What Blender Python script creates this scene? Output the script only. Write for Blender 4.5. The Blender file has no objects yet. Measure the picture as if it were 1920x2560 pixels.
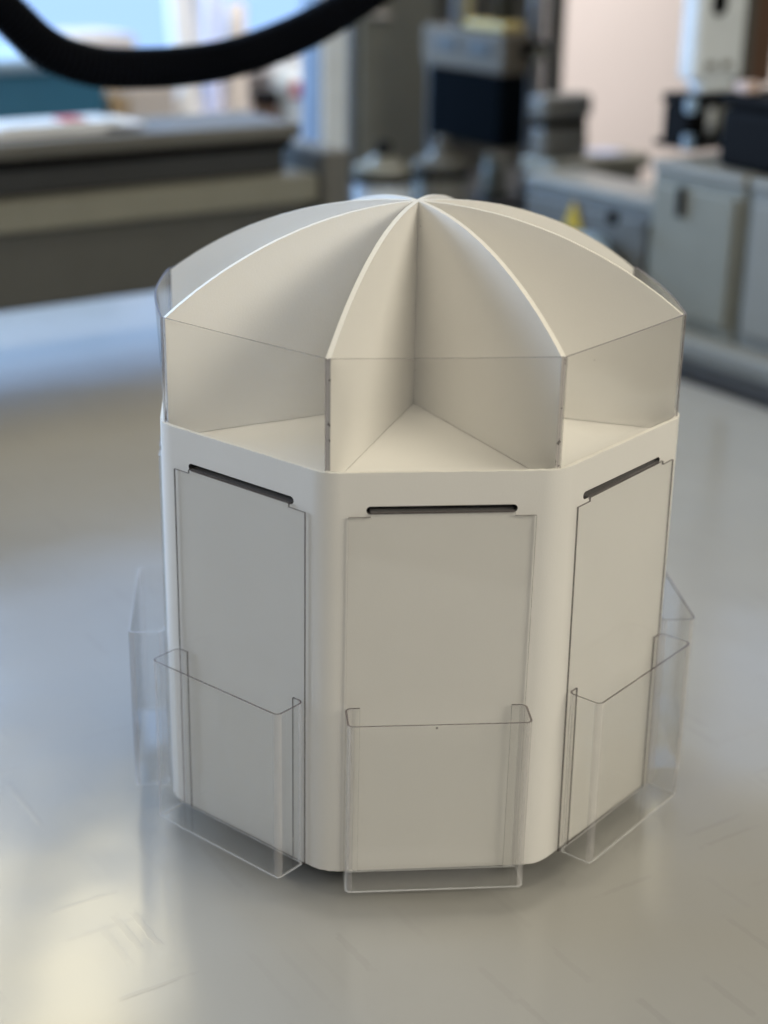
import bpy, bmesh, math, random
from mathutils import Matrix, Vector
from mathutils.geometry import tessellate_polygon
random.seed(7)
sc = bpy.context.scene
COL = sc.collection
R_ = math.radians

# ------------------------------------------------------------------ camera
cam = bpy.data.cameras.new('camera'); camo = bpy.data.objects.new('camera', cam); COL.objects.link(camo)
camo.matrix_world = Matrix(((0.995754, 0.016704, -0.090522, -0.115890),
                            (-0.090380, 0.363866, -0.927056, -1.003083),
                            (0.017452, 0.931302, 0.363830, 0.580306),
                            (0, 0, 0, 1)))
cam.sensor_fit = 'HORIZONTAL'; cam.sensor_width = 36.0; cam.lens = 74.105
cam.clip_start = 0.02; cam.clip_end = 60
cam.dof.use_dof = True; cam.dof.focus_distance = 0.945; cam.dof.aperture_fstop = 4.6
sc.camera = camo

# ------------------------------------------------------------------ world, lamps, exposure
w = bpy.data.worlds.new('World'); sc.world = w; w.use_nodes = True
bg = w.node_tree.nodes['Background']
bg.inputs[0].default_value = (1.0, 0.95, 0.84, 1); bg.inputs[1].default_value = 0.105

def area(name, loc, target, sx, sy, power, col, spread=180):
    l = bpy.data.lights.new(name, 'AREA'); l.shape = 'RECTANGLE'; l.size = sx; l.size_y = sy
    l.energy = power; l.color = col; l.spread = R_(spread)
    o = bpy.data.objects.new(name, l); COL.objects.link(o); o.location = loc
    o.rotation_euler = (Vector(target) - Vector(loc)).to_track_quat('-Z', 'Y').to_euler()
    return o
area('ceiling_or_fill_lamp', (0.35, -0.15, 2.1), (0.35, -0.15, 0), 1.6, 0.5, 13.5, (1.0, 0.91, 0.71))
area('ceiling_or_fill_lamp', (-0.70, 2.27, 1.95), (-0.70, 2.27, 0), 0.7, 1.05, 16, (1.0, 0.85, 0.48))
area('ceiling_or_fill_lamp', (1.6, -1.35, 1.5), (0.1, -0.1, 0.1), 1.3, 0.8, 27, (1.0, 0.92, 0.75))
area('ceiling_or_fill_lamp', (-0.2, -2.3, 1.7), (0.0, -0.2, 0.2), 1.4, 0.6, 7.5, (1.0, 0.96, 0.87))  # added fill behind the camera, brightens the board under the acrylic
area('ceiling_or_fill_lamp', (1.15, 2.6, 1.9), (0.9, 4.1, -0.1), 1.4, 0.5, 86, (1.0, 0.95, 0.93))  # added fill aimed at the back wall to brighten it
area('window_light', (-2.4, 0.9, 0.9), (0, 0.1, 0.2), 1.6, 1.3, 38, (0.76, 0.87, 1.0))
area('window_light', (-1.5, 2.8, 0.9), (-0.35, 1.3, 0), 1.2, 0.8, 54, (0.36, 0.62, 1.0), 140)

sc.view_settings.view_transform = 'Standard'; sc.view_settings.look = 'None'
sc.view_settings.exposure = 0.0; sc.view_settings.gamma = 1.0; sc.view_settings.use_curve_mapping = False
sc.render.engine = 'CYCLES'
sc.cycles.use_denoising = True; sc.cycles.use_light_tree = False
sc.cycles.max_bounces = 8; sc.cycles.diffuse_bounces = 4; sc.cycles.glossy_bounces = 4
sc.cycles.use_adaptive_sampling = True; sc.cycles.adaptive_threshold = 0.025
sc.cycles.transmission_bounces = 8; sc.cycles.transparent_max_bounces = 40
sc.cycles.caustics_reflective = True; sc.cycles.blur_glossy = 0.5
sc.cycles.sample_clamp_indirect = 6.0

# ------------------------------------------------------------------ materials
def newmat(name):
    m = bpy.data.materials.new(name); m.use_nodes = True
    nt = m.node_tree; b = nt.nodes['Principled BSDF']
    return m, nt, b
def N(nt, t, **kw):
    n = nt.nodes.new(t)
    for k, v in kw.items(): setattr(n, k, v)
    return n
def L(nt, a, b): nt.links.new(a, b)
def math_(nt, op, a, b=None, clamp=False):
    n = N(nt, 'ShaderNodeMath', operation=op); n.use_clamp = clamp
    for i, v in enumerate((a, b)):
        if v is None: continue
        if isinstance(v, (int, float)): n.inputs[i].default_value = v
        else: L(nt, v, n.inputs[i])
    return n.outputs[0]
def mixc(nt, f, a, b):
    n = N(nt, 'ShaderNodeMix', data_type='RGBA')
    if isinstance(f, (int, float)): n.inputs[0].default_value = f
    else: L(nt, f, n.inputs[0])
    for i, v in ((6, a), (7, b)):
        if isinstance(v, tuple): n.inputs[i].default_value = (*v, 1)
        else: L(nt, v, n.inputs[i])
    return n.outputs[2]
def plain(name, col, rough=0.5, metal=0.0, var=0.12, scale=25.0, bump=0.0, spec=0.5):
    """a painted / moulded surface with soft mottling and fine relief"""
    m, nt, b = newmat(name)
    tc = N(nt, 'ShaderNodeTexCoord'); no = N(nt, 'ShaderNodeTexNoise')
    no.inputs['Scale'].default_value = scale; no.inputs['Detail'].default_value = 5
    L(nt, tc.outputs['Object'], no.inputs['Vector'])
    dark = tuple(c * (1 - var) for c in col); lite = tuple(min(1, c * (1 + var * .6)) for c in col)
    L(nt, mixc(nt, no.outputs[0], dark, lite), b.inputs['Base Color'])
    b.inputs['Roughness'].default_value = rough; b.inputs['Metallic'].default_value = metal
    b.inputs['Specular IOR Level'].default_value = spec
    if bump:
        bp = N(nt, 'ShaderNodeBump'); bp.inputs['Strength'].default_value = bump; bp.inputs['Distance'].default_value = .001
        n2 = N(nt, 'ShaderNodeTexNoise'); n2.inputs['Scale'].default_value = 400
        L(nt, tc.outputs['Object'], n2.inputs['Vector']); L(nt, n2.outputs[0], bp.inputs['Height'])
        L(nt, bp.outputs[0], b.inputs['Normal'])
    return m
def emit(name, col, s):
    m, nt, b = newmat(name)
    b.inputs['Base Color'].default_value = (0, 0, 0, 1); b.inputs['Roughness'].default_value = 1
    b.inputs['Emission Color'].default_value = (*col, 1); b.inputs['Emission Strength'].default_value = s
    return m

def foam_board(name, col, specks=0.09, dirt=0.0):
    """matt white PVC board: faint mottling, fine grain, tiny dust specks"""
    m, nt, b = newmat(name)
    tc = N(nt, 'ShaderNodeTexCoord'); ge = N(nt, 'ShaderNodeNewGeometry')
    P = ge.outputs['Position']
    n1 = N(nt, 'ShaderNodeTexNoise'); n1.inputs['Scale'].default_value = 14; n1.inputs['Detail'].default_value = 6
    L(nt, P, n1.inputs['Vector'])
    base = mixc(nt, n1.outputs[0], tuple(c * .955 for c in col), tuple(min(1, c * 1.03) for c in col))
    vo = N(nt, 'ShaderNodeTexVoronoi'); vo.inputs['Scale'].default_value = 55
    L(nt, P, vo.inputs['Vector'])
    sep = N(nt, 'ShaderNodeSeparateColor'); L(nt, vo.outputs['Color'], sep.inputs[0])
    near = math_(nt, 'LESS_THAN', vo.outputs['Distance'], math_(nt, 'MULTIPLY', sep.outputs[1], .045))
    on = math_(nt, 'LESS_THAN', sep.outputs[0], specks)
    dot = math_(nt, 'MULTIPLY', near, on)
    base = mixc(nt, math_(nt, 'MULTIPLY', dot, .75), base, (0.12, 0.10, 0.09))
    if dirt:
        n3 = N(nt, 'ShaderNodeTexNoise'); n3.inputs['Scale'].default_value = 260; n3.inputs['Detail'].default_value = 3
        L(nt, P, n3.inputs['Vector'])
        d = math_(nt, 'GREATER_THAN', n3.outputs[0], .66)
        base = mixc(nt, math_(nt, 'MULTIPLY', d, dirt), base, (0.07, 0.06, 0.06))
    L(nt, base, b.inputs['Base Color'])
    b.inputs['Roughness'].default_value = .48; b.inputs['Specular IOR Level'].default_value = .35
    n2 = N(nt, 'ShaderNodeTexNoise'); n2.inputs['Scale'].default_value = 900; n2.inputs['Detail'].default_value = 2
    L(nt, P, n2.inputs['Vector'])
    n4 = N(nt, 'ShaderNodeTexNoise'); n4.inputs['Scale'].default_value = 18
    L(nt, P, n4.inputs['Vector'])
    bp = N(nt, 'ShaderNodeBump'); bp.inputs['Strength'].default_value = .12; bp.inputs['Distance'].default_value = .0006
    L(nt, n2.outputs[0], bp.inputs['Height'])
    bp2 = N(nt, 'ShaderNodeBump'); bp2.inputs['Strength'].default_value = .10; bp2.inputs['Distance'].default_value = .006
    L(nt, n4.outputs[0], bp2.inputs['Height']); L(nt, bp.outputs[0], bp2.inputs['Normal'])
    L(nt, bp2.outputs[0], b.inputs['Normal'])
    return m

def acrylic(name, tint=(.998, .998, .996), wave=0.0, ior=1.49):
    """clear sheet: each surface lets light through and mirrors by its Fresnel share"""
    m = bpy.data.materials.new(name); m.use_nodes = True; nt = m.node_tree; nt.nodes.clear()
    out = N(nt, 'ShaderNodeOutputMaterial'); mx = N(nt, 'ShaderNodeMixShader')
    tr = N(nt, 'ShaderNodeBsdfTransparent'); tr.inputs[0].default_value = (*tint, 1)
    gl = N(nt, 'ShaderNodeBsdfGlossy'); gl.inputs['Roughness'].default_value = .02
    ge = N(nt, 'ShaderNodeNewGeometry'); fr = N(nt, 'ShaderNodeFresnel')
    mr = N(nt, 'ShaderNodeMapRange'); L(nt, ge.outputs['Backfacing'], mr.inputs[0])
    mr.inputs[3].default_value = ior; mr.inputs[4].default_value = 1 / ior
    L(nt, mr.outputs[0], fr.inputs['IOR'])
    if wave:
        no = N(nt, 'ShaderNodeTexNoise'); no.inputs['Scale'].default_value = 9
        L(nt, ge.outputs['Position'], no.inputs['Vector'])
        bp = N(nt, 'ShaderNodeBump'); bp.inputs['Strength'].default_value = wave; bp.inputs['Distance'].default_value = .01
        L(nt, no.outputs[0], bp.inputs['Height']); L(nt, bp.outputs[0], gl.inputs['Normal'])
    L(nt, fr.outputs[0], mx.inputs[0]); L(nt, tr.outputs[0], mx.inputs[1]); L(nt, gl.outputs[0], mx.inputs[2])
    L(nt, mx.outputs[0], out.inputs[0])
    return m
def acrylic_edge(name, col, k, rough=.25):
    """cut edge or bend of the sheet: swallows part of the light, sparkles a little"""
    m = bpy.data.materials.new(name); m.use_nodes = True; nt = m.node_tree; nt.nodes.clear()
    out = N(nt, 'ShaderNodeOutputMaterial'); mx = N(nt, 'ShaderNodeMixShader'); mx.inputs[0].default_value = k
    tr = N(nt, 'ShaderNodeBsdfTransparent')
    p = N(nt, 'ShaderNodeBsdfPrincipled'); p.inputs['Base Color'].default_value = (*col, 1)
    p.inputs['Roughness'].default_value = rough
    L(nt, tr.outputs[0], mx.inputs[1]); L(nt, p.outputs[0], mx.inputs[2]); L(nt, mx.outputs[0], out.inputs[0])
    return m

def table_mat():
    """grey coated cutter bed: glossy, slightly wavy, with worn cutter strokes along the machine's two axes"""
    m, nt, b = newmat('table_coating')
    ge = N(nt, 'ShaderNodeNewGeometry'); P = ge.outputs['Position']
    tot = None
    for k, (ang, sx, sy, off, thr, share) in enumerate(((-62, 13, 105, (.3, .1, 0), .20, .16), (-62.5, 8, 120, (.71, .53, 0), .20, .14), (27, 10, 130, (.17, .91, 0), .18, .10))):
        mp = N(nt, 'ShaderNodeMapping', vector_type='POINT')
        mp.inputs['Rotation'].default_value = (0, 0, R_(-ang)); mp.inputs['Location'].default_value = off
        L(nt, P, mp.inputs['Vector'])
        wn = N(nt, 'ShaderNodeTexNoise'); wn.inputs['Scale'].default_value = 160; L(nt, P, wn.inputs['Vector'])
        sc_ = N(nt, 'ShaderNodeVectorMath', operation='MULTIPLY'); sc_.inputs[1].default_value = (sx, sy, 0)
        L(nt, mp.outputs[0], sc_.inputs[0])
        vo = N(nt, 'ShaderNodeTexVoronoi', voronoi_dimensions='2D', distance='CHEBYCHEV'); vo.inputs['Scale'].default_value = 1
        vo.inputs['Randomness'].default_value = .8
        L(nt, sc_.outputs[0], vo.inputs['Vector'])
        dist = math_(nt, 'ADD', vo.outputs['Distance'], math_(nt, 'MULTIPLY', math_(nt, 'SUBTRACT', wn.outputs[0], .5), .30))
        sep = N(nt, 'ShaderNodeSeparateColor'); L(nt, vo.outputs['Color'], sep.inputs[0])
        s = N(nt, 'ShaderNodeMapRange'); s.inputs[1].default_value = thr; s.inputs[2].default_value = thr + .09
        s.inputs[3].default_value = 1; s.inputs[4].default_value = 0; L(nt, dist, s.inputs[0])
        s = math_(nt, 'MULTIPLY', s.outputs[0], math_(nt, 'LESS_THAN', sep.outputs[0], share))
        s = math_(nt, 'MULTIPLY', s, sep.outputs[1])
        tot = s if tot is None else math_(nt, 'MAXIMUM', tot, s)
    n1 = N(nt, 'ShaderNodeTexNoise'); n1.inputs['Scale'].default_value = 5; n1.inputs['Detail'].default_value = 7
    L(nt, P, n1.inputs['Vector'])
    base = mixc(nt, n1.outputs[0], (.375, .37, .35), (.43, .425, .405))
    base = mixc(nt, math_(nt, 'MULTIPLY', tot, .17), base, (.25, .24, .23))
    gr = N(nt, 'ShaderNodeTexNoise'); gr.inputs['Scale'].default_value = 1500; L(nt, P, gr.inputs['Vector'])
    base = mixc(nt, math_(nt, 'MULTIPLY', gr.outputs[0], .12), base, (.25, .24, .23))
    L(nt, base, b.inputs['Base Color'])
    b.inputs['Specular IOR Level'].default_value = .85
    ro = math_(nt, 'ADD', math_(nt, 'MULTIPLY', n1.outputs[0], .08), .15)
    L(nt, math_(nt, 'ADD', ro, math_(nt, 'MULTIPLY', tot, .02)), b.inputs['Roughness'])
    n2 = N(nt, 'ShaderNodeTexNoise'); n2.inputs['Scale'].default_value = 6; L(nt, P, n2.inputs['Vector'])
    bp = N(nt, 'ShaderNodeBump'); bp.inputs['Strength'].default_value = .10; bp.inputs['Distance'].default_value = .02
    L(nt, n2.outputs[0], bp.inputs['Height'])
    bp2 = N(nt, 'ShaderNodeBump'); bp2.inputs['Strength'].default_value = .10; bp2.inputs['Distance'].default_value = .0003
    L(nt, tot, bp2.inputs['Height']); L(nt, bp.outputs[0], bp2.inputs['Normal'])
    L(nt, bp2.outputs[0], b.inputs['Normal'])
    return m

M = dict(
    board=foam_board('white_board', (.875, .86, .83)),
    cut=foam_board('cut_board_edge', (.87, .85, .80), specks=.05),
    glued=foam_board('glued_board_end', (.60, .57, .56), specks=.5, dirt=.8),
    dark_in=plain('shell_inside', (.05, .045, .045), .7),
    acr=acrylic('clear_acrylic', wave=.06, ior=1.46), acr_lip=acrylic('clear_lip_acrylic', wave=.18),
    edge=acrylic_edge('acrylic_cut_edge', (.11, .085, .09), .80),
    edge_b=acrylic_edge('acrylic_lit_edge', (.74, .75, .77), .50, .10),  # paler copy of the cut edge, caught light painted into its colour
    edge_s=acrylic_edge('acrylic_glued_edge', (.30, .27, .28), .45),
    bend=acrylic_edge('acrylic_bend', (.72, .70, .70), .20, .10),
    table=table_mat(),
    floor=plain('floor_vinyl', (.09, .085, .08), .5),
    wall=plain('pink_white_paint', (.82, .745, .715), .75, var=.05, scale=3),
    frame=plain('window_paint', (.72, .74, .78), .5),
    sky=emit('daylight_sky', (.36, .58, 1.0), 1.35),
    grey_h=plain('unit_grey', (.12, .105, .085), .6, spec=.2), grey=plain('machine_grey', (.13, .13, .122), .45), grey_d=plain('machine_dark_grey', (.035, .038, .042), .5),
    grey_l=plain('machine_light_grey', (.24, .24, .22), .42), olive=plain('machine_putty', (.22, .22, .185), .45),
    brown=plain('beam_cover', (.082, .084, .080), .5), black=plain('black_plastic', (.004, .004, .005), .7, spec=.1),
    rubber=plain('hose_rubber', (.003, .004, .007), .85, bump=.3, spec=.08), navy=plain('navy_plastic', (.0025, .004, .006), .9, spec=.02),
    alu=plain('brushed_aluminium', (.50, .54, .60), .32, metal=.85), blueg=plain('blue_grey_paint', (.17, .23, .33), .45),
    pale=plain('pale_column_paint', (.74, .80, .86), .45), yellow=plain('yellow_paint', (.62, .42, .03), .45),
    yellow_s=plain('dull_yellow_cap', (.50, .40, .14), .5),
    teal=plain('teal_plastic', (.025, .13, .22), .5), kraft=plain('kraft_card', (.36, .26, .15), .8),
    card=plain('pale_card', (.52, .47, .43), .8), paper=plain('paper', (.74, .75, .78), .7), lilac=plain('lilac_paper', (.55, .58, .78), .7),
    red=plain('red_print', (.55, .06, .07), .6), white=plain('cool_lit_white', (.76, .83, .90), .4),  # white: cool window light is painted into its bluish tint
    bluew=plain('pale_blue_plastic', (.30, .42, .55), .35), wood=plain('brown_panel', (.10, .055, .035), .5),
    rail_b=plain('rail_strip', (.02, .02, .022), .45), pink=plain('skin_tone_plastic', (.62, .48, .43), .5),
)

# ------------------------------------------------------------------ mesh helpers
def obj(name, bm, mats, parent=None, smooth=False):
    me = bpy.data.meshes.new(name); bm.to_mesh(me); bm.free()
    for m in (mats if isinstance(mats, (list, tuple)) else [mats]): me.materials.append(M[m])
    if smooth:
        for p in me.polygons: p.use_smooth = True
    o = bpy.data.objects.new(name, me); COL.objects.link(o)
    if parent: o.parent = parent
    return o
def tag(o, label=None, cat=None, group=None, kind=None):
    for k, v in (('label', label), ('category', cat), ('group', group), ('kind', kind)):
        if v: o[k] = v
    return o
def empty(name, loc, rz, label, cat, group=None):
    o = bpy.data.objects.new(name, None); COL.objects.link(o); o.location = loc; o.rotation_euler = (0, 0, rz)
    o.empty_display_size = .05
    return tag(o, label, cat, group)
def abox(bm, x0, x1, y0, y1, z0, z1, bev=0.0, mi=0):
    vs = [bm.verts.new(c) for c in ((x0,y0,z0),(x1,y0,z0),(x1,y1,z0),(x0,y1,z0),(x0,y0,z1),(x1,y0,z1),(x1,y1,z1),(x0,y1,z1))]
    fs = [bm.faces.new([vs[i] for i in f]) for f in ((0,3,2,1),(4,5,6,7),(0,1,5,4),(1,2,6,5),(2,3,7,6),(3,0,4,7))]
    for f in fs: f.material_index = mi
    if bev:
        es = {e for f in fs for e in f.edges}
        bmesh.ops.bevel(bm, geom=list(es), offset=bev, segments=2, affect='EDGES', profile=.5)
def lathe(bm, prof, c=(0,0,0), seg=32, mi=0):
    rings = []
    for r, z in prof:
        if r < 1e-6: rings.append([bm.verts.new((c[0], c[1], c[2] + z))])
        else: rings.append([bm.verts.new((c[0] + r*math.cos(2*math.pi*i/seg), c[1] + r*math.sin(2*math.pi*i/seg), c[2] + z)) for i in range(seg)])
    for a, b in zip(rings, rings[1:]):
        for i in range(seg):
            j = (i+1) % seg
            q = [a[i % len(a)], a[j % len(a)], b[j % len(b)], b[i % len(b)]]
            q2 = []
            for v in q:
                if v not in q2: q2.append(v)
            if len(q2) > 2: bm.faces.new(q2).material_index = mi
def tube(bm, pts, rad, seg=14, cap=True, mi=0):
    """rad: number or function of index"""
    rings = []
    n = len(pts)
    for i, p in enumerate(pts):
        p = Vector(p); t = (Vector(pts[min(i+1, n-1)]) - Vector(pts[max(i-1, 0)])).normalized()
        a = t.cross(Vector((0, 0, 1)));
        if a.length < 1e-4: a = t.cross(Vector((0, 1, 0)))
        a.normalize(); b = a.cross(t)
        r = rad(i) if callable(rad) else rad
        rings.append([bm.verts.new(p + r*(math.cos(2*math.pi*k/seg)*a + math.sin(2*math.pi*k/seg)*b)) for k in range(seg)])
    for a, b in zip(rings, rings[1:]):
        for k in range(seg): bm.faces.new((a[k], a[(k+1)%seg], b[(k+1)%seg], b[k])).material_index = mi
    if cap: bm.faces.new(rings[0]); bm.faces.new(rings[-1][::-1])
def fix(bm):
    bmesh.ops.recalc_face_normals(bm, faces=bm.faces[:]); return bm

# ------------------------------------------------------------------ machine frame: u along the gantry beam, v away along the side rail
O0 = Vector((.219, 1.384, 0)); E1 = Vector((.866, .5, 0)); E2 = Vector((-.5, .866, 0)); RZ = R_(30)
def mw(u, v, z=0): return O0 + E1*u + E2*v + Vector((0, 0, z))
class Thing:
    def __init__(s, name, u, v, z, label, cat, group=None, rz=0):
        s.b = (u, v, z); s.rz = rz
        s.root = empty(name, mw(u, v, z), RZ + rz, label, cat, group)
    def box(s, name, u0, u1, v0, v1, z0, z1, mat, bev=.003, parent=None):
        bm = bmesh.new(); a, b, c = s.b
        abox(bm, u0-a, u1-a, v0-b, v1-b, z0-c, z1-c, bev); fix(bm)
        return obj(name, bm, mat, parent or s.root)
    def lathe(s, name, prof, c, mat, parent=None, seg=32):
        bm = bmesh.new(); lathe(bm, prof, tuple(c[i]-s.b[i] for i in range(3)), seg); fix(bm)
        return obj(name, bm, mat, parent or s.root, smooth=False)
    def tube(s, name, pts, r, mat, parent=None, seg=14, smooth=True):
        bm = bmesh.new(); tube(bm, [tuple(p[i]-s.b[i] for i in range(3)) for p in pts], r, seg); fix(bm)
        return obj(name, bm, mat, parent or s.root, smooth=smooth)

# ------------------------------------------------------------------ setting
def struct(name, u0, u1, v0, v1, z0, z1, mat, bev=0.0):
    bm = bmesh.new(); abox(bm, u0, u1, v0, v1, z0, z1, bev); fix(bm)
    o = obj(name, bm, mat); o.location = O0; o.rotation_euler = (0, 0, RZ); return tag(o, kind='structure')
struct('floor', -6, 6, -5, 6, -.95, -.90, 'floor')
ZT = -.008                      # table top
struct('table', -3.2, 0.0, -1.71, 1.0, -.06, ZT, 'table', .004)
wl = struct('wall', 1.35, 5.0, 2.2, 2.32, -.90, 2.4, 'wall')
def wpart(name, u0, u1, v0, v1, z0, z1, mat):
    bm = bmesh.new(); abox(bm, u0, u1, v0, v1, z0, z1, .002); fix(bm); return obj(name, bm, mat, wl)
wpart('wall_base', -4.0, 1.348, 2.2, 2.32, -.90, .10, 'wall')
wpart('window_sill', -4.0, 1.346, 2.12, 2.33, .102, .14, 'frame')
for a in (-1.6, -.45, .79, 1.29): wpart('window_mullion', a, a+.055, 2.22, 2.30, .142, 2.4, 'frame')
sk = struct('sky', -9, 9, 5.5, 5.52, -2.5, 6, 'sky')

# guide rail and low base running along the table's right side
t = Thing('guide_rail', .03, -1.0, -.06, 'black and pale grey guide rail along right edge of the table', 'rail')
t.box('groove_strip', .002, .028, -1.9, .9, -.06, .012, 'rail_b', .002)
t.box('base_ledge', .030, .075, -1.9, .9, -.06, .036, 'grey_l', .006)

# gantry beam above the table
t = Thing('gantry_beam', -1.2, .07, .07, 'long grey machine beam crossing above the table at left', 'beam')
t.box('lower_cover', -2.6, -.27, .0, .15, .070, .174, 'brown', .006)
t.box('front_ledge', -2.6, -.262, -.02, .14, .1745, .214, 'olive', .005)
t.box('upper_web', -2.6, -.30, .012, .14, .2145, .249, 'grey_d', .002)
t.box('groove_strip', -2.6, -.29, .004, .14, .2495, .262, 'black', .002)
t.box('top_cap', -2.6, -.28, -.004, .15, .2625, .283, 'grey', .005)
ep = t.box('end_plate', -.258, -.215, -.03, .16, .06, .245, 'grey', .006)
for zz in (.10, .16, .215):
    t.lathe('bolt', [(0, .006), (.007, .006), (.008, 0), (.008, -.004), (0, -.004)], (-.236, .0, zz), 'black', ep, 12)
t.box('support_foot', -2.6, -2.5, .02, .13, ZT, .068, 'grey', .004)
t.box('support_foot', -.25, -.22, .02, .13, ZT, .058, 'grey_d', .004)

# papers on the beam
t = Thing('paper_stack', -.62, .08, .2835, 'white papers with a red mark lying on top of the beam', 'papers')
for i, (a, b, c, d, m) in enumerate(((-.80, -.56, .03, .13, 'paper'), (-.74, -.50, .035, .125, 'paper'), (-.70, -.53, .05, .12, 'white'))):
    t.box('sheet', a, b, c, d, .2837 + i*.0042, .2875 + i*.0042, m, .0008)
t.box('red_mark', -.605, -.575, .06, .10, .2962, .2985, 'red', .0005)

# hose loop
t = Thing('flexible_hose', -.67, -.4, .38, 'thick black ribbed hose hanging in a loop at top left', 'hose')
cp = [(-1.0, .74), (-.95, .60), (-.90, .505), (-.86, .464), (-.827, .434), (-.775, .415), (-.716, .411), (-.665, .412), (-.619, .417), (-.565, .430), (-.515, .447), (-.46, .472), (-.40, .505), (-.335, .55), (-.25, .63), (-.19, .74)]
def crom(P, n):
    out = []
    for i in range(len(P)-1):
        p0, p1, p2, p3 = [Vector((P[max(0, min(len(P)-1, j))])) for j in (i-1, i, i+1, i+2)]
        for k in range(n):
            s = k/n
            out.append(.5*((2*p1) + (p2-p0)*s + (2*p0-5*p1+4*p2-p3)*s*s + (3*p1-p0-3*p2+p3)*s**3))
    return out
path = crom([(a, b) for a, b in cp], 16)
pts = [(p[0], -.4, p[1]) for p in path]
t.tube('ribbed_tube', pts, lambda i: .0190 + .0022*math.cos(i*math.pi), 'rubber', seg=16, smooth=False)
for k in (1, len(pts)-2):
    t.tube('end_cuff', [pts[k-1], pts[k], pts[k+1]], .021, 'black', seg=16)

# back bench with odds and ends behind the beam
t = Thing('back_bench', .1, 1.3, -.9, 'pale bench below the window behind the beam', 'bench')
t.box('bench_top', -2.5, .75, 1.06, 1.7, -.035, .0, 'grey_l', .004)
for a in (-2.4, -.9, .66): t.box('leg', a, a+.05, 1.1, 1.15, -.9, -.036, 'grey')
del t.root['label'], t.root['category']; t.root['kind'] = 'structure'
t = Thing('storage_box', -.3, 1.2, 0, 'teal blue plastic box at far left behind the beam', 'box')
t.box('box_body', -.9, .002, 1.2, 1.5, .001, .235, 'teal', .01)
t.box('lid', -.9, .006, 1.19, 1.51, .2355, .262, 'bluew', .008)
for i, (u0, u1, v0, v1, h, m, lb) in enumerate(((.012, .05, 1.2, 1.35, .175, 'kraft', 'narrow brown cardboard box beside the teal box'),
                                              (.054, .165, 1.2, 1.4, .19, 'card', 'pale square cardboard box between brown box and paper rolls'),
                                              (.03, .185, 1.42, 1.6, .275, 'card', 'tall pale cardboard box standing behind the other boxes'))):
    t = Thing('cardboard_box', (u0+u1)/2, v0, 0, lb, 'carton', 'cardboard boxes on the back bench')
    t.box('box_body', u0, u1, v0, v1, .001, h, m, .003)
    t.box('flap', u0+.003, (u0+u1)/2-.002, v0+.003, v1-.003, h+.0005, h+.004, m, .001)
    t.box('flap', (u0+u1)/2+.002, u1-.003, v0+.003, v1-.003, h+.0005, h+.004, m, .001)
for i, (a, b, r, m, lb) in enumerate((((.205, 1.2, .0), (.235, 1.32, .42), .026, 'lilac', 'white paper roll leaning beside the pale carton'),
                                      ((.255, 1.2, .0), (.345, 1.35, .40), .020, 'lilac', 'lilac paper roll leaning strongly, second roll'),
                                      ((.305, 1.18, .0), (.40, 1.35, .34), .024, 'card', 'cream paper roll leaning next to dark jar'))):
    t = Thing('paper_roll', a[0], a[1], 0, lb, 'paper roll', 'paper rolls leaning behind the beam')
    a = Vector(a); b = Vector(b)
    a.z = r*.6
    t.tube('rolled_sheet', [a + (b-a)*k/6 for k in range(7)], r, m if i else 'paper', seg=18)
    t.tube('core', [b, b + (b-a).normalized()*.004], r*.55, 'grey_d', seg=14)
t = Thing('dark_jar', .40, 1.2, 0, 'small dark brown jar left of the white bottle', 'jar')
t.lathe('jar_body', [(0, 0), (.034, 0), (.036, .006), (.036, .115), (.03, .13), (.03, .14), (0, .14)], (.40, 1.22, 0), 'wood')
t.lathe('lid', [(0, .1405), (.033, .1405), (.033, .165), (.03, .168), (0, .168)], (.40, 1.22, 0), 'black')
t = Thing('white_canister', .465, 1.2, 0, 'white canister with red label beside the blue grey column', 'canister')
t.lathe('canister_body', [(0, 0), (.037, 0), (.04, .006), (.04, .19), (.03, .21), (.02, .215), (0, .215)], (.465, 1.22, 0), 'white')
t.box('red_label', .446, .470, 1.177, 1.184, .155, .185, 'red', .001)
t.lathe('cap', [(0, .2155), (.018, .2155), (.018, .24), (0, .24)], (.465, 1.22, 0), 'paper')

# upright column right of the beam
t = Thing('upright_column', -.04, .33, -.9, 'tall blue grey column with pale side right of the beam', 'column')
t.box('column_body', -.056, -.003, .3005, .354, -.9, 1.3, 'blueg', .004)
t.box('column_cover', -.052, -.005, .292, .300, -.9, 1.3, 'pale', .003)
t.box('base_clamp', -.066, .012, .285, .362, -.9, .085, 'grey_d', .005)

# tall grey housing
t = Thing('tall_housing', .28, .7, -.9, 'tall drab grey machine housing behind the two canisters', 'housing')
t.box('housing_body', .225, .70, .62, .80, -.9, 1.3, 'brown', .008)
t.box('side_trim', .43, .46, .612, .619, -.9, 1.3, 'grey', .002)
t.box('door_panel', .24, .415, .610, .619, -.2, 1.2, 'olive', .003)
t.lathe('round_button', [(0, .004), (.02, .004), (.02, 0), (0, 0)], (.28, .604, .37), 'card')

# machine bed carrying the head
t = Thing('machine_pedestal', .3, .45, -.9, 'low dark machine base carrying canisters and posts', 'machine base')
t.box('base_block', .015, .62, .24, .60, -.9, .06, 'grey_d', .008)
t.box('top_plate', .02, .61, .25, .59, .0605, .075, 'grey_d', .004)
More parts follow.
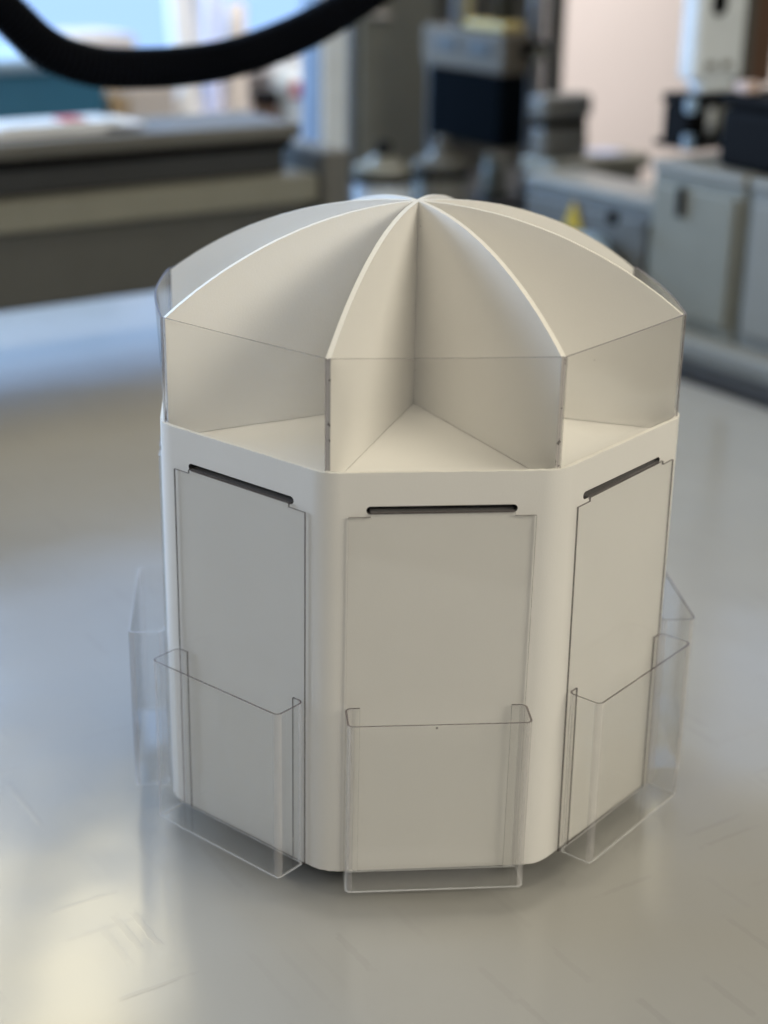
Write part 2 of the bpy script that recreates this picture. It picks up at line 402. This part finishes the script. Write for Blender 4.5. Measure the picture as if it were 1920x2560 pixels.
# two canisters
for i, (u, v, lb) in enumerate(((.082, .31, 'round grey canister with black knob, left of the pair'), (.205, .31, 'round grey canister with silver knob, right of the pair'))):
    t = Thing('round_canister', u, v, .0755, lb, 'canister', 'round canisters on the machine base')
    c = (u, v, .0755)
    t.lathe('canister_body', [(0, 0), (.046, 0), (.048, .004), (.048, .05), (0, .05)], c, 'pale' if i == 0 else 'grey_l')
    t.lathe('band', [(.049, .0505), (.053, .0505), (.053, .064), (.049, .064), (0, .064), (0, .0505)], c, 'black')
    t.lathe('dome_lid', [(0, .0645), (.05, .0645), (.05, .075), (.04, .080), (.026, .084), (.02, .094), (0, .094)], c, 'olive' if i == 0 else 'grey')
    t.lathe('knob', [(0, .0945), (.010, .0945), (.013, .098), (.013, .112), (.009, .117), (0, .117)], c, 'black' if i == 0 else 'grey')
# processing head
t = Thing('cutting_unit', .27, .3, .10, 'grey cutting unit with yellow cap over a navy block', 'machine')
hb = t.box('housing', .244, .308, .20, .426, .302, .370, 'grey_h', .006)
for a in (.235, .325): t.box('vent', .2405, .2432, a, a+.06, .333, .352, 'grey_d', .0005, hb)
t.box('navy_block', .246, .306, .205, .41, .180, .3015, 'navy', .008)
t.box('bracket', .256, .30, .41, .428, .10, .3015, 'grey_d', .004)
t.box('yellow_cap', .256, .302, .215, .33, .3705, .384, 'yellow_s', .005)
t.lathe('socket', [(0, .01), (.011, .01), (.011, -.012), (0, -.012)], (.290, .195, .345), 'black')
t.lathe('ring', [(0, .006), (.012, .006), (.012, -.012), (0, -.012)], (.312, .19, .338), 'olive')
t.tube('piston_tube', [(.268, .345, .3705), (.268, .345, .9)], .020, 'alu')
t.tube('piston_rod', [(.30, .27, .3845), (.30, .27, .9)], .018, 'grey_d')
# posts
for (u, v, z0, z1, r, m, lb) in ((.405, .31, .0755, .9, .013, 'alu', 'slim silver post right of the machine head'),
                                 (.443, .30, .0755, .9, .016, 'grey', 'thick grey post nearest the pink wall'),
                                 (.318, .30, .0755, .155, .021, 'olive', 'short putty coloured post below the navy block'),
                                 (.43, .27, .0755, .195, .015, 'grey_l', 'short pale post in front of the silver post')):
    t = Thing('support_post', u, v, z0, lb, 'post', 'posts on the machine base')
    t.tube('shaft', [(u, v, z0), (u, v, (z0+z1)/2), (u, v, z1)], r, m, seg=16)
    t.lathe('foot_collar', [(r*1.02, 0), (r*1.5, 0), (r*1.5, .012), (r*1.02, .012)], (u, v, z0), 'grey_d')
t = Thing('air_tube', .40, .3, .15, 'thin grey tube bending down beside the silver post', 'tube')
t.tube('tube_run', [tuple(p) for p in crom([Vector(q) for q in ((.325, .20, .345), (.345, .205, .335), (.375, .22, .30), (.405, .24, .255), (.43, .25, .20), (.438, .25, .08))], 8)], .008, 'grey')
t.lathe('connector', [(0, 0), (.012, 0), (.012, .02), (0, .02)], (.322, .20, .335), 'black')

# control box with sloping top
t = Thing('control_box', .29, .1, -.9, 'grey control box with dark slot in front of the pink wall', 'control box')
t.box('pedestal', .20, .388, .004, .07, -.9, .1675, 'grey', .006)
t.box('work_shelf', .19, .398, -.006, .08, .168, .192, 'olive', .006)
t.box('back_unit', .196, .288, .03, .065, .1925, .238, 'grey', .005)
t.box('dark_slot', .198, .286, .032, .063, .2385, .252, 'black', .002)
t.box('top_cover', .192, .292, .026, .069, .2525, .290, 'grey', .008)
t.box('blue_panel', .31, .36, .01, .06, .1925, .1955, 'lilac', .001)

# side cabinets right of the rail
def cabinet(v0, v1, u0, ztop, mat, lb, handle=None, sign=False, panel=True, dep=.45):
    t = Thing('side_cabinet', u0+.2, (v0+v1)/2, -.9, lb, 'cabinet', 'low cabinets right of the table')
    t.box('cabinet_body', u0, u0+dep, v0, v1, -.9, ztop-.016, mat, .005)
    t.box('cabinet_top', u0-.006, u0+dep+.005, v0+.001, v1-.001, ztop-.0155, ztop, 'grey_l', .005)
    if panel: d = t.box('door', u0-.008, u0-.0005, v0+.012, v1-.012, .05, ztop-.03, mat, .003)
    else: d = None
    if handle: t.box('handle', u0-.014, u0-.0085, handle-.006, handle+.006, ztop-.068, ztop-.028, 'black', .002, d)
    if sign:
        bm = bmesh.new(); a, b, c = t.b; y, z, x = -.172, .128, u0-.0125
        vs = []
        for dx in (0, .003):
            vs.append([bm.verts.new((x+dx-a, y+dy-b, z+dz-c)) for dy, dz in ((-.02, 0), (.02, 0), (0, .04))])
        bm.faces.new(vs[0]); bm.faces.new(vs[1][::-1])
        for i in range(3): bm.faces.new((vs[0][i], vs[1][i], vs[1][(i+1)%3], vs[0][(i+1)%3]))
        fix(bm); obj('warning_sign', bm, 'yellow', t.root)
    return t
cabinet(-.505, -.335, .078, .252, 'olive', 'putty cabinet with black slot handle right of the table', handle=-.40)
cabinet(-.90, -.512, .078, .252, 'grey_l', 'pale grey cabinet at right edge of the picture', handle=-.60)
cabinet(-.332, -.05, .094, .192, 'grey', 'darker recessed cabinet with yellow triangle sign', sign=True, panel=True, dep=.09)
t = Thing('blue_cover', .07, -.24, .036, 'pale blue rounded cover at the foot of the dark cabinet', 'cover')
t.lathe('cover_shell', [(0, .10), (.02, .098), (.035, .088), (.045, .065), (.048, .03), (.048, .0005), (0, .0005)], (.048, -.235, .036), 'bluew')
t.lathe('knob', [(0, .0), (.008, .0), (.009, .01), (.006, .018), (0, .018)], (.05, -.29, .158), 'black')

# white drive unit and black bracket on the cabinet
t = Thing('drive_unit', .22, -.29, .2525, 'white drive unit with oval hole on black bracket at top right', 'drive unit')
wb = t.box('white_plate', .172, .268, -.305, -.27, .345, .75, 'white', .008)
t.lathe('oval_hole', [(0, .020), (.010, .015), (.0125, 0), (.010, -.015), (0, -.020)], (.206, -.306, .452), 'black', wb)
for a in (.20, .232): t.box('screw_slot', a-.009, a+.009, -.3085, -.3055, .362, .371, 'grey', .001, wb)
t.box('lower_boss', .19, .255, -.304, -.272, .328, .3445, 'white', .006)
t.box('side_plate', .270, .292, -.30, -.26, .335, .75, 'brown', .006)
t.box('brown_panel', .294, .34, -.295, -.25, .335, .75, 'wood', .004)
t.box('bracket_top', .165, .275, -.31, -.25, .312, .3275, 'black', .005)
t.box('bracket_base', .165, .275, -.315, -.24, .2525, .262, 'black', .004)
t.box('bracket_leg', .166, .204, -.306, -.256, .2625, .3115, 'black', .003)
t.tube('roller', [(.222, -.285, .2625), (.222, -.285, .3115)], .013, 'pale')
t.tube('roller', [(.250, -.285, .2625), (.250, -.285, .3115)], .014, 'olive')
for z in (.255, .305): t.lathe('bolt', [(0, .010), (.008, .010), (.009, 0), (.008, -.010), (0, -.010)], (.163, -.312, z+.01), 'bluew', None, 14)
t = Thing('black_case', .21, -.6, .2525, 'large black case on the cabinet at the right picture edge', 'case')
t.box('case_body', .10, .30, -.80, -.425, .2525, .330, 'black', .01)
t.box('case_lid', .098, .302, -.802, -.423, .3305, .348, 'black', .006)
t.box('pink_tag', .105, .13, -.465, -.44, .3485, .364, 'pink', .004)

# ------------------------------------------------------------------ the display stand
ZB = .010                       # underside of the shell
ZR = .275                       # rim
R = .178; AP = R*math.cos(math.pi/8); FACE = 2*R*math.sin(math.pi/8)
RC = .024                       # bend radius of the shell corners
TH = .003
stand = empty('display_stand', (0, 0, 0), 0, 'white octagonal leaflet display stand with domed crossed dividers on top', 'display stand')

def fpt(k, s, d, z):
    """point on face k (0 = front): s along the face, d out from the axis"""
    a = R_(45*k); n = (math.sin(a), -math.cos(a)); t = (math.cos(a), math.sin(a))
    return (n[0]*d + t[0]*s, n[1]*d + t[1]*s, z)
SLOT_W, SZ0, SZ1 = .0876, ZR-.0252, ZR-.0204
def slot_loop(off=0.0, seg=6):
    r = (SZ1-SZ0)/2; cz = (SZ0+SZ1)/2; h = SLOT_W/2 - r; out = []
    for i in range(seg+1): a = -math.pi/2 + math.pi*i/seg; out.append((h + r*math.cos(a) + off, cz + r*math.sin(a)))
    for i in range(seg+1): a = math.pi/2 + math.pi*i/seg; out.append((-h + r*math.cos(a) + off, cz + r*math.sin(a)))
    return out
def build_shell():
    bm = bmesh.new(); tl = RC*math.tan(R_(22.5)); rng = random.Random(3)
    half = FACE/2 - tl
    def rough(x, y):
        return .00006*math.sin(x*310+y*170) + .00010*math.sin(x*870-y*640) + .00008*math.sin(x*1900+y*2300)
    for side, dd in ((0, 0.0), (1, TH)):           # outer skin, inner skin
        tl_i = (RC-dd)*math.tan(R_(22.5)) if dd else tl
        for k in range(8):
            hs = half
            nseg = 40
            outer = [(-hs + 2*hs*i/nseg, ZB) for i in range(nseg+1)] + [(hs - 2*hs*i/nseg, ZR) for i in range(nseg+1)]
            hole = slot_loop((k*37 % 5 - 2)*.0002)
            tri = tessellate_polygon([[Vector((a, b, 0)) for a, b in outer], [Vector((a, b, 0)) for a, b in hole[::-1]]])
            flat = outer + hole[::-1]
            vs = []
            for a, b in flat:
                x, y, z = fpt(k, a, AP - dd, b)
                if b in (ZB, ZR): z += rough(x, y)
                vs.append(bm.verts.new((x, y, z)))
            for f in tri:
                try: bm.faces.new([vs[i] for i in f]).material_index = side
                except ValueError: pass
            # rounded corner to the next face
            a0 = R_(45*k); cxy = fpt(k, half, AP - RC, 0)
            prev = None
            for i in range(17):
                a = a0 + R_(45)*i/16
                x = cxy[0] + (RC-dd)*math.sin(a); y = cxy[1] - (RC-dd)*math.cos(a)
                col = (bm.verts.new((x, y, ZB + rough(x, y))), bm.verts.new((x, y, ZR + rough(x, y))))
                if prev:
                    f = bm.faces.new((prev[0], col[0], col[1], prev[1])); f.material_index = side
                prev = col
    # slot walls
    for k in range(8):
        hole = slot_loop((k*37 % 5 - 2)*.0002); n = len(hole)
        A = [bm.verts.new(fpt(k, a, AP, b)) for a, b in hole]; B = [bm.verts.new(fpt(k, a, AP-TH, b)) for a, b in hole]
        for i in range(n): bm.faces.new((A[i], A[(i+1)%n], B[(i+1)%n], B[i])).material_index = 1
    # rim and underside
    for z, mul in ((ZR, 1), (ZB, 1)):
        loops = []
        for dd in (0, TH):
            lp = []
            for k in range(8):
                for i in range(41):
                    x, y, _ = fpt(k, -half + 2*half*i/40, AP-dd, 0); lp.append((x, y, z + mul*rough(x, y)))
                a0 = R_(45*k); cxy = fpt(k, half, AP-RC, 0)
                for i in range(1, 16):
                    a = a0 + R_(45)*i/16; x = cxy[0] + (RC-dd)*math.sin(a); y = cxy[1] - (RC-dd)*math.cos(a); lp.append((x, y, z + mul*rough(x, y)))
            loops.append([bm.verts.new(c) for c in lp])
        n = len(loops[0])
        for i in range(n): bm.faces.new((loops[0][i], loops[0][(i+1)%n], loops[1][(i+1)%n], loops[1][i])).material_index = 2
    bmesh.ops.remove_doubles(bm, verts=bm.verts[:], dist=2e-6)
    fix(bm)
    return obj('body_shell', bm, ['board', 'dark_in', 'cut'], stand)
shell = build_shell()

# tray floor, recessed below the rim
ZF = ZR - .0095
bm = bmesh.new()
ri = (AP - TH - .0003)/math.cos(math.pi/8)
top = [bm.verts.new((ri*math.sin(R_(-22.5+45*k))*.992, -ri*math.cos(R_(-22.5+45*k))*.992, ZF)) for k in range(8)]
bot = [bm.verts.new((v.co.x, v.co.y, ZF-.003)) for v in top]
bm.faces.new(top); bm.faces.new(bot[::-1])
for k in range(8): bm.faces.new((top[k], bot[k], bot[(k+1)%8], top[(k+1)%8]))
fix(bm); obj('tray_floor', bm, 'board', stand)

# eight dividers meeting at the axis
RP, ZP, ZA = .1727, ZR + .0657, ZR + .1243
hdome = ZA - ZP; rcirc = (RP*RP + hdome*hdome)/(2*hdome)
def ztop(r): return ZA - rcirc + math.sqrt(rcirc*rcirc - r*r)
hw = .0015; mit = hw/math.tan(R_(22.5))
for k in range(8):
    a = R_(-22.5 + 45*k); n = Vector((math.sin(a), -math.cos(a), 0)); tt = Vector((math.cos(a), math.sin(a), 0))
    bm = bmesh.new()
    rs = [mit + (RP-mit)*i/48 for i in range(49)]
    rg = random.Random(k)
    zt = [ztop(r) + rg.uniform(-.00008, .00008) for r in rs]
    zf = ZF + .0003
    S = []
    for sgn in (-1, 1):
        T = [bm.verts.new(n*r + tt*sgn*hw + Vector((0, 0, z))) for r, z in zip(rs, zt)]
        Bm = [bm.verts.new(n*r + tt*sgn*hw + Vector((0, 0, zf))) for r in rs]
        for i in range(48): bm.faces.new((T[i], T[i+1], Bm[i+1], Bm[i])).material_index = 0
        S.append((T, Bm))
    for i in range(48): bm.faces.new((S[0][0][i], S[0][0][i+1], S[1][0][i+1], S[1][0][i])).material_index = 1
    bm.faces.new((S[0][0][-1], S[1][0][-1], S[1][1][-1], S[0][1][-1])).material_index = 2
    ct = bm.verts.new((0, 0, ztop(0))); cb = bm.verts.new((0, 0, zf))
    bm.faces.new((S[0][0][0], S[1][0][0], ct)).material_index = 1
    bm.faces.new((S[0][0][0], ct, cb, S[0][1][0])); bm.faces.new((S[1][0][0], ct, cb, S[1][1][0]))
    fix(bm)
    obj('divider_panel', bm, ['board', 'cut', 'glued'], stand)

# clear lips between the divider ends
LT = .0013
for k in range(8):
    half = RP*math.sin(R_(22.5)) - .0002; d0 = RP*math.cos(R_(22.5)) + .0012
    bm = bmesh.new()
    bow = {6: .006, 2: .004, 5: .003, 3: .003}.get(k, .0006)
    nx = 16; z0, z1 = ZF + .0006, ZP + .0006
    grid = {}
    for di, d in ((0, d0), (1, d0+LT)):
        for i in range(nx+1):
            s = -half + 2*half*i/nx; b = bow*math.cos(math.pi*s/(2*half))
            for j, z in enumerate((z0, z1)):
                grid[di, i, j] = bm.verts.new(fpt(k, s, d + b*(1 if j else .2), z))
    for i in range(nx):
        for di in (0, 1): bm.faces.new((grid[di,i,0], grid[di,i+1,0], grid[di,i+1,1], grid[di,i,1])).material_index = 0
        for j in (0, 1): bm.faces.new((grid[0,i,j], grid[0,i+1,j], grid[1,i+1,j], grid[1,i,j])).material_index = 1
    for i in (0, nx): bm.faces.new((grid[0,i,0], grid[0,i,1], grid[1,i,1], grid[1,i,0])).material_index = 2
    fix(bm); obj('lip_pane', bm, ['acr_lip', 'edge', 'edge_s'], stand)

# turntable foot hidden under the shell
bm = bmesh.new(); lathe(bm, [(0, ZT+.0004), (.105, ZT+.0004), (.108, ZT+.003), (.108, .0095), (0, .0095)], (0, 0, 0), 48); fix(bm)
obj('turntable_foot', bm, 'grey_d', stand)
bm = bmesh.new(); abox(bm, -.10, .10, -.10, .10, .0100, .0130); fix(bm); obj('bottom_plate', bm, 'board', stand)

# ------------------------------------------------------------------ clear leaflet holders hooked into the slots
def ribbon(bm, prof, z0, z1, nb):
    """vertical extrusion of a thin bent strip; prof = list of (s, d, isbend)"""
    n = len(prof); th = .0013; left = []; right = []
    for i, (s, d, _) in enumerate(prof):
        p0 = prof[max(0, i-1)]; p1 = prof[min(n-1, i+1)]
        tx, ty = p1[0]-p0[0], p1[1]-p0[1]; l = math.hypot(tx, ty); nx, ny = -ty/l*th/2, tx/l*th/2
        left.append((s+nx, d+ny)); right.append((s-nx, d-ny))
    V = {}
    for side, lp in ((0, left), (1, right)):
        for i, (s, d) in enumerate(lp):
            for j, z in enumerate((z0, z1)): V[side, i, j] = bm.verts.new((s, -d, z))
    for i in range(n-1):
        mi = 2 if (prof[i][2] and prof[i+1][2]) else 0
        for side in (0, 1): bm.faces.new((V[side,i,0], V[side,i+1,0], V[side,i+1,1], V[side,i,1])).material_index = mi
        for j in (0, 1): bm.faces.new((V[0,i,j], V[0,i+1,j], V[1,i+1,j], V[1,i,j])).material_index = 1
    for i in (0, n-1): bm.faces.new((V[0,i,0], V[0,i,1], V[1,i,1], V[1,i,0])).material_index = 1
def arc(cx, cy, r, a0, a1, n=6):
    return [(cx + r*math.cos(R_(a0 + (a1-a0)*i/n)), cy + r*math.sin(R_(a0 + (a1-a0)*i/n)), True) for i in range(n+1)]
W2 = .0545; PD = .0255; RB = .0035
HZ0, HZT, PZ1 = .0105, ZR-.0265, ZR-.1488
def make_holder(k, tilt, label, slide=0.0, ed='edge'):
    root = empty('leaflet_holder', fpt(k, slide, AP, 0), R_(45*k), label, 'leaflet holder', 'clear leaflet holders on the stand faces')
    root.rotation_euler[1] = 0
    # local frame: x along the face, -y outward, origin on the face
    d0 = .0008; th = .0013
    # back sheet with tab
    bm = bmesh.new()
    ht = .0418; zs = HZT; zt2 = SZ0 + .0012
    out = [(-W2, HZ0), (W2, HZ0), (W2, zs), (ht, zs), (ht, zt2), (-ht, zt2), (-ht, zs), (-W2, zs)]
    F = [bm.verts.new((a, -(d0+th), b)) for a, b in out]; Bk = [bm.verts.new((a, -d0, b)) for a, b in out]
    bm.faces.new(F).material_index = 0; bm.faces.new(Bk[::-1]).material_index = 0
    for i in range(len(out)):
        j = (i+1) % len(out); bm.faces.new((F[i], F[j], Bk[j], Bk[i])).material_index = 1
    fix(bm); bs = obj('back_sheet', bm, ['acr', ed, 'bend'], root)
    # hook bent inward through the slot
    bm = bmesh.new(); abox(bm, -ht, ht, -d0+.0002, .012, zt2-.0013, zt2, 0)
    for f in bm.faces: f.material_index = 2
    fix(bm); obj('hook_tab', bm, ['acr', ed, 'bend'], bs)
    # pocket: returns, sides and front bent from one strip
    b0 = d0 + th + .0009; f0 = PD; r = RB; w_ = W2
    prof = [(-w_+.0085, b0, False)] + arc(-w_+r, b0+r, r, 270, 180) + arc(-w_+r, f0-r, r, 180, 90) \
         + arc(w_-r, f0-r, r, 90, 0) + arc(w_-r, b0+r, r, 0, -90) + [(w_-.0085, b0, False)]
    # the flats between bends are not bends
    pr = []
    for i, q in enumerate(prof): pr.append(q)
    bm = bmesh.new()
    n7 = 7
    marks = []
    ribbon(bm, pr, HZ0 + .0012, PZ1, n7)
    fix(bm)
    # side walls and front flat: long faces back to the clear material
    for f in bm.faces:
        c = f.calc_center_median()
        if f.material_index == 1 and f.normal.z < -.5: f.material_index = 3
        if f.material_index == 2:
            if f.calc_area() > .004*(PZ1-HZ0): f.material_index = 0
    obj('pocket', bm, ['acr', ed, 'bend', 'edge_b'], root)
    # bottom plate
    bm = bmesh.new(); abox(bm, -w_+.0012, w_-.0012, -(f0-.0012), -(d0+th+.0004), HZ0-.0002, HZ0+.0011, 0)
    for f in bm.faces: f.material_index = 1 if abs(f.normal.z) < .5 else 0
    fix(bm)
    for f in bm.faces: f.material_index = 3 if abs(f.normal.z) < .5 else 0
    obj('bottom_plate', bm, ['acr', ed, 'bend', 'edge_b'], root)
    root.rotation_euler = (0, 0, R_(45*k))
    if tilt:
        # hangs a touch askew in its slot
        root.matrix_world = Matrix.Translation(fpt(k, slide, AP, SZ0)) @ Matrix.Rotation(R_(45*k), 4, 'Z') @ Matrix.Rotation(R_(tilt), 4, 'Y') @ Matrix.Translation((0, 0, -SZ0))
    return root
make_holder(0, .25, 'clear leaflet holder on the front face, nearest the camera')
make_holder(1, -.8, 'clear leaflet holder on the right front face, beside the front one', .0035)
make_holder(-1, .15, 'clear leaflet holder on the left front face, bottom edge over dark shadow')
make_holder(2, .2, 'clear leaflet holder jutting out at far right of the stand')
make_holder(-2, -.2, 'blurred clear leaflet holder jutting out at far left of the stand', 0.0, 'edge_b')  # pale edge colour stands in for window glow on this side
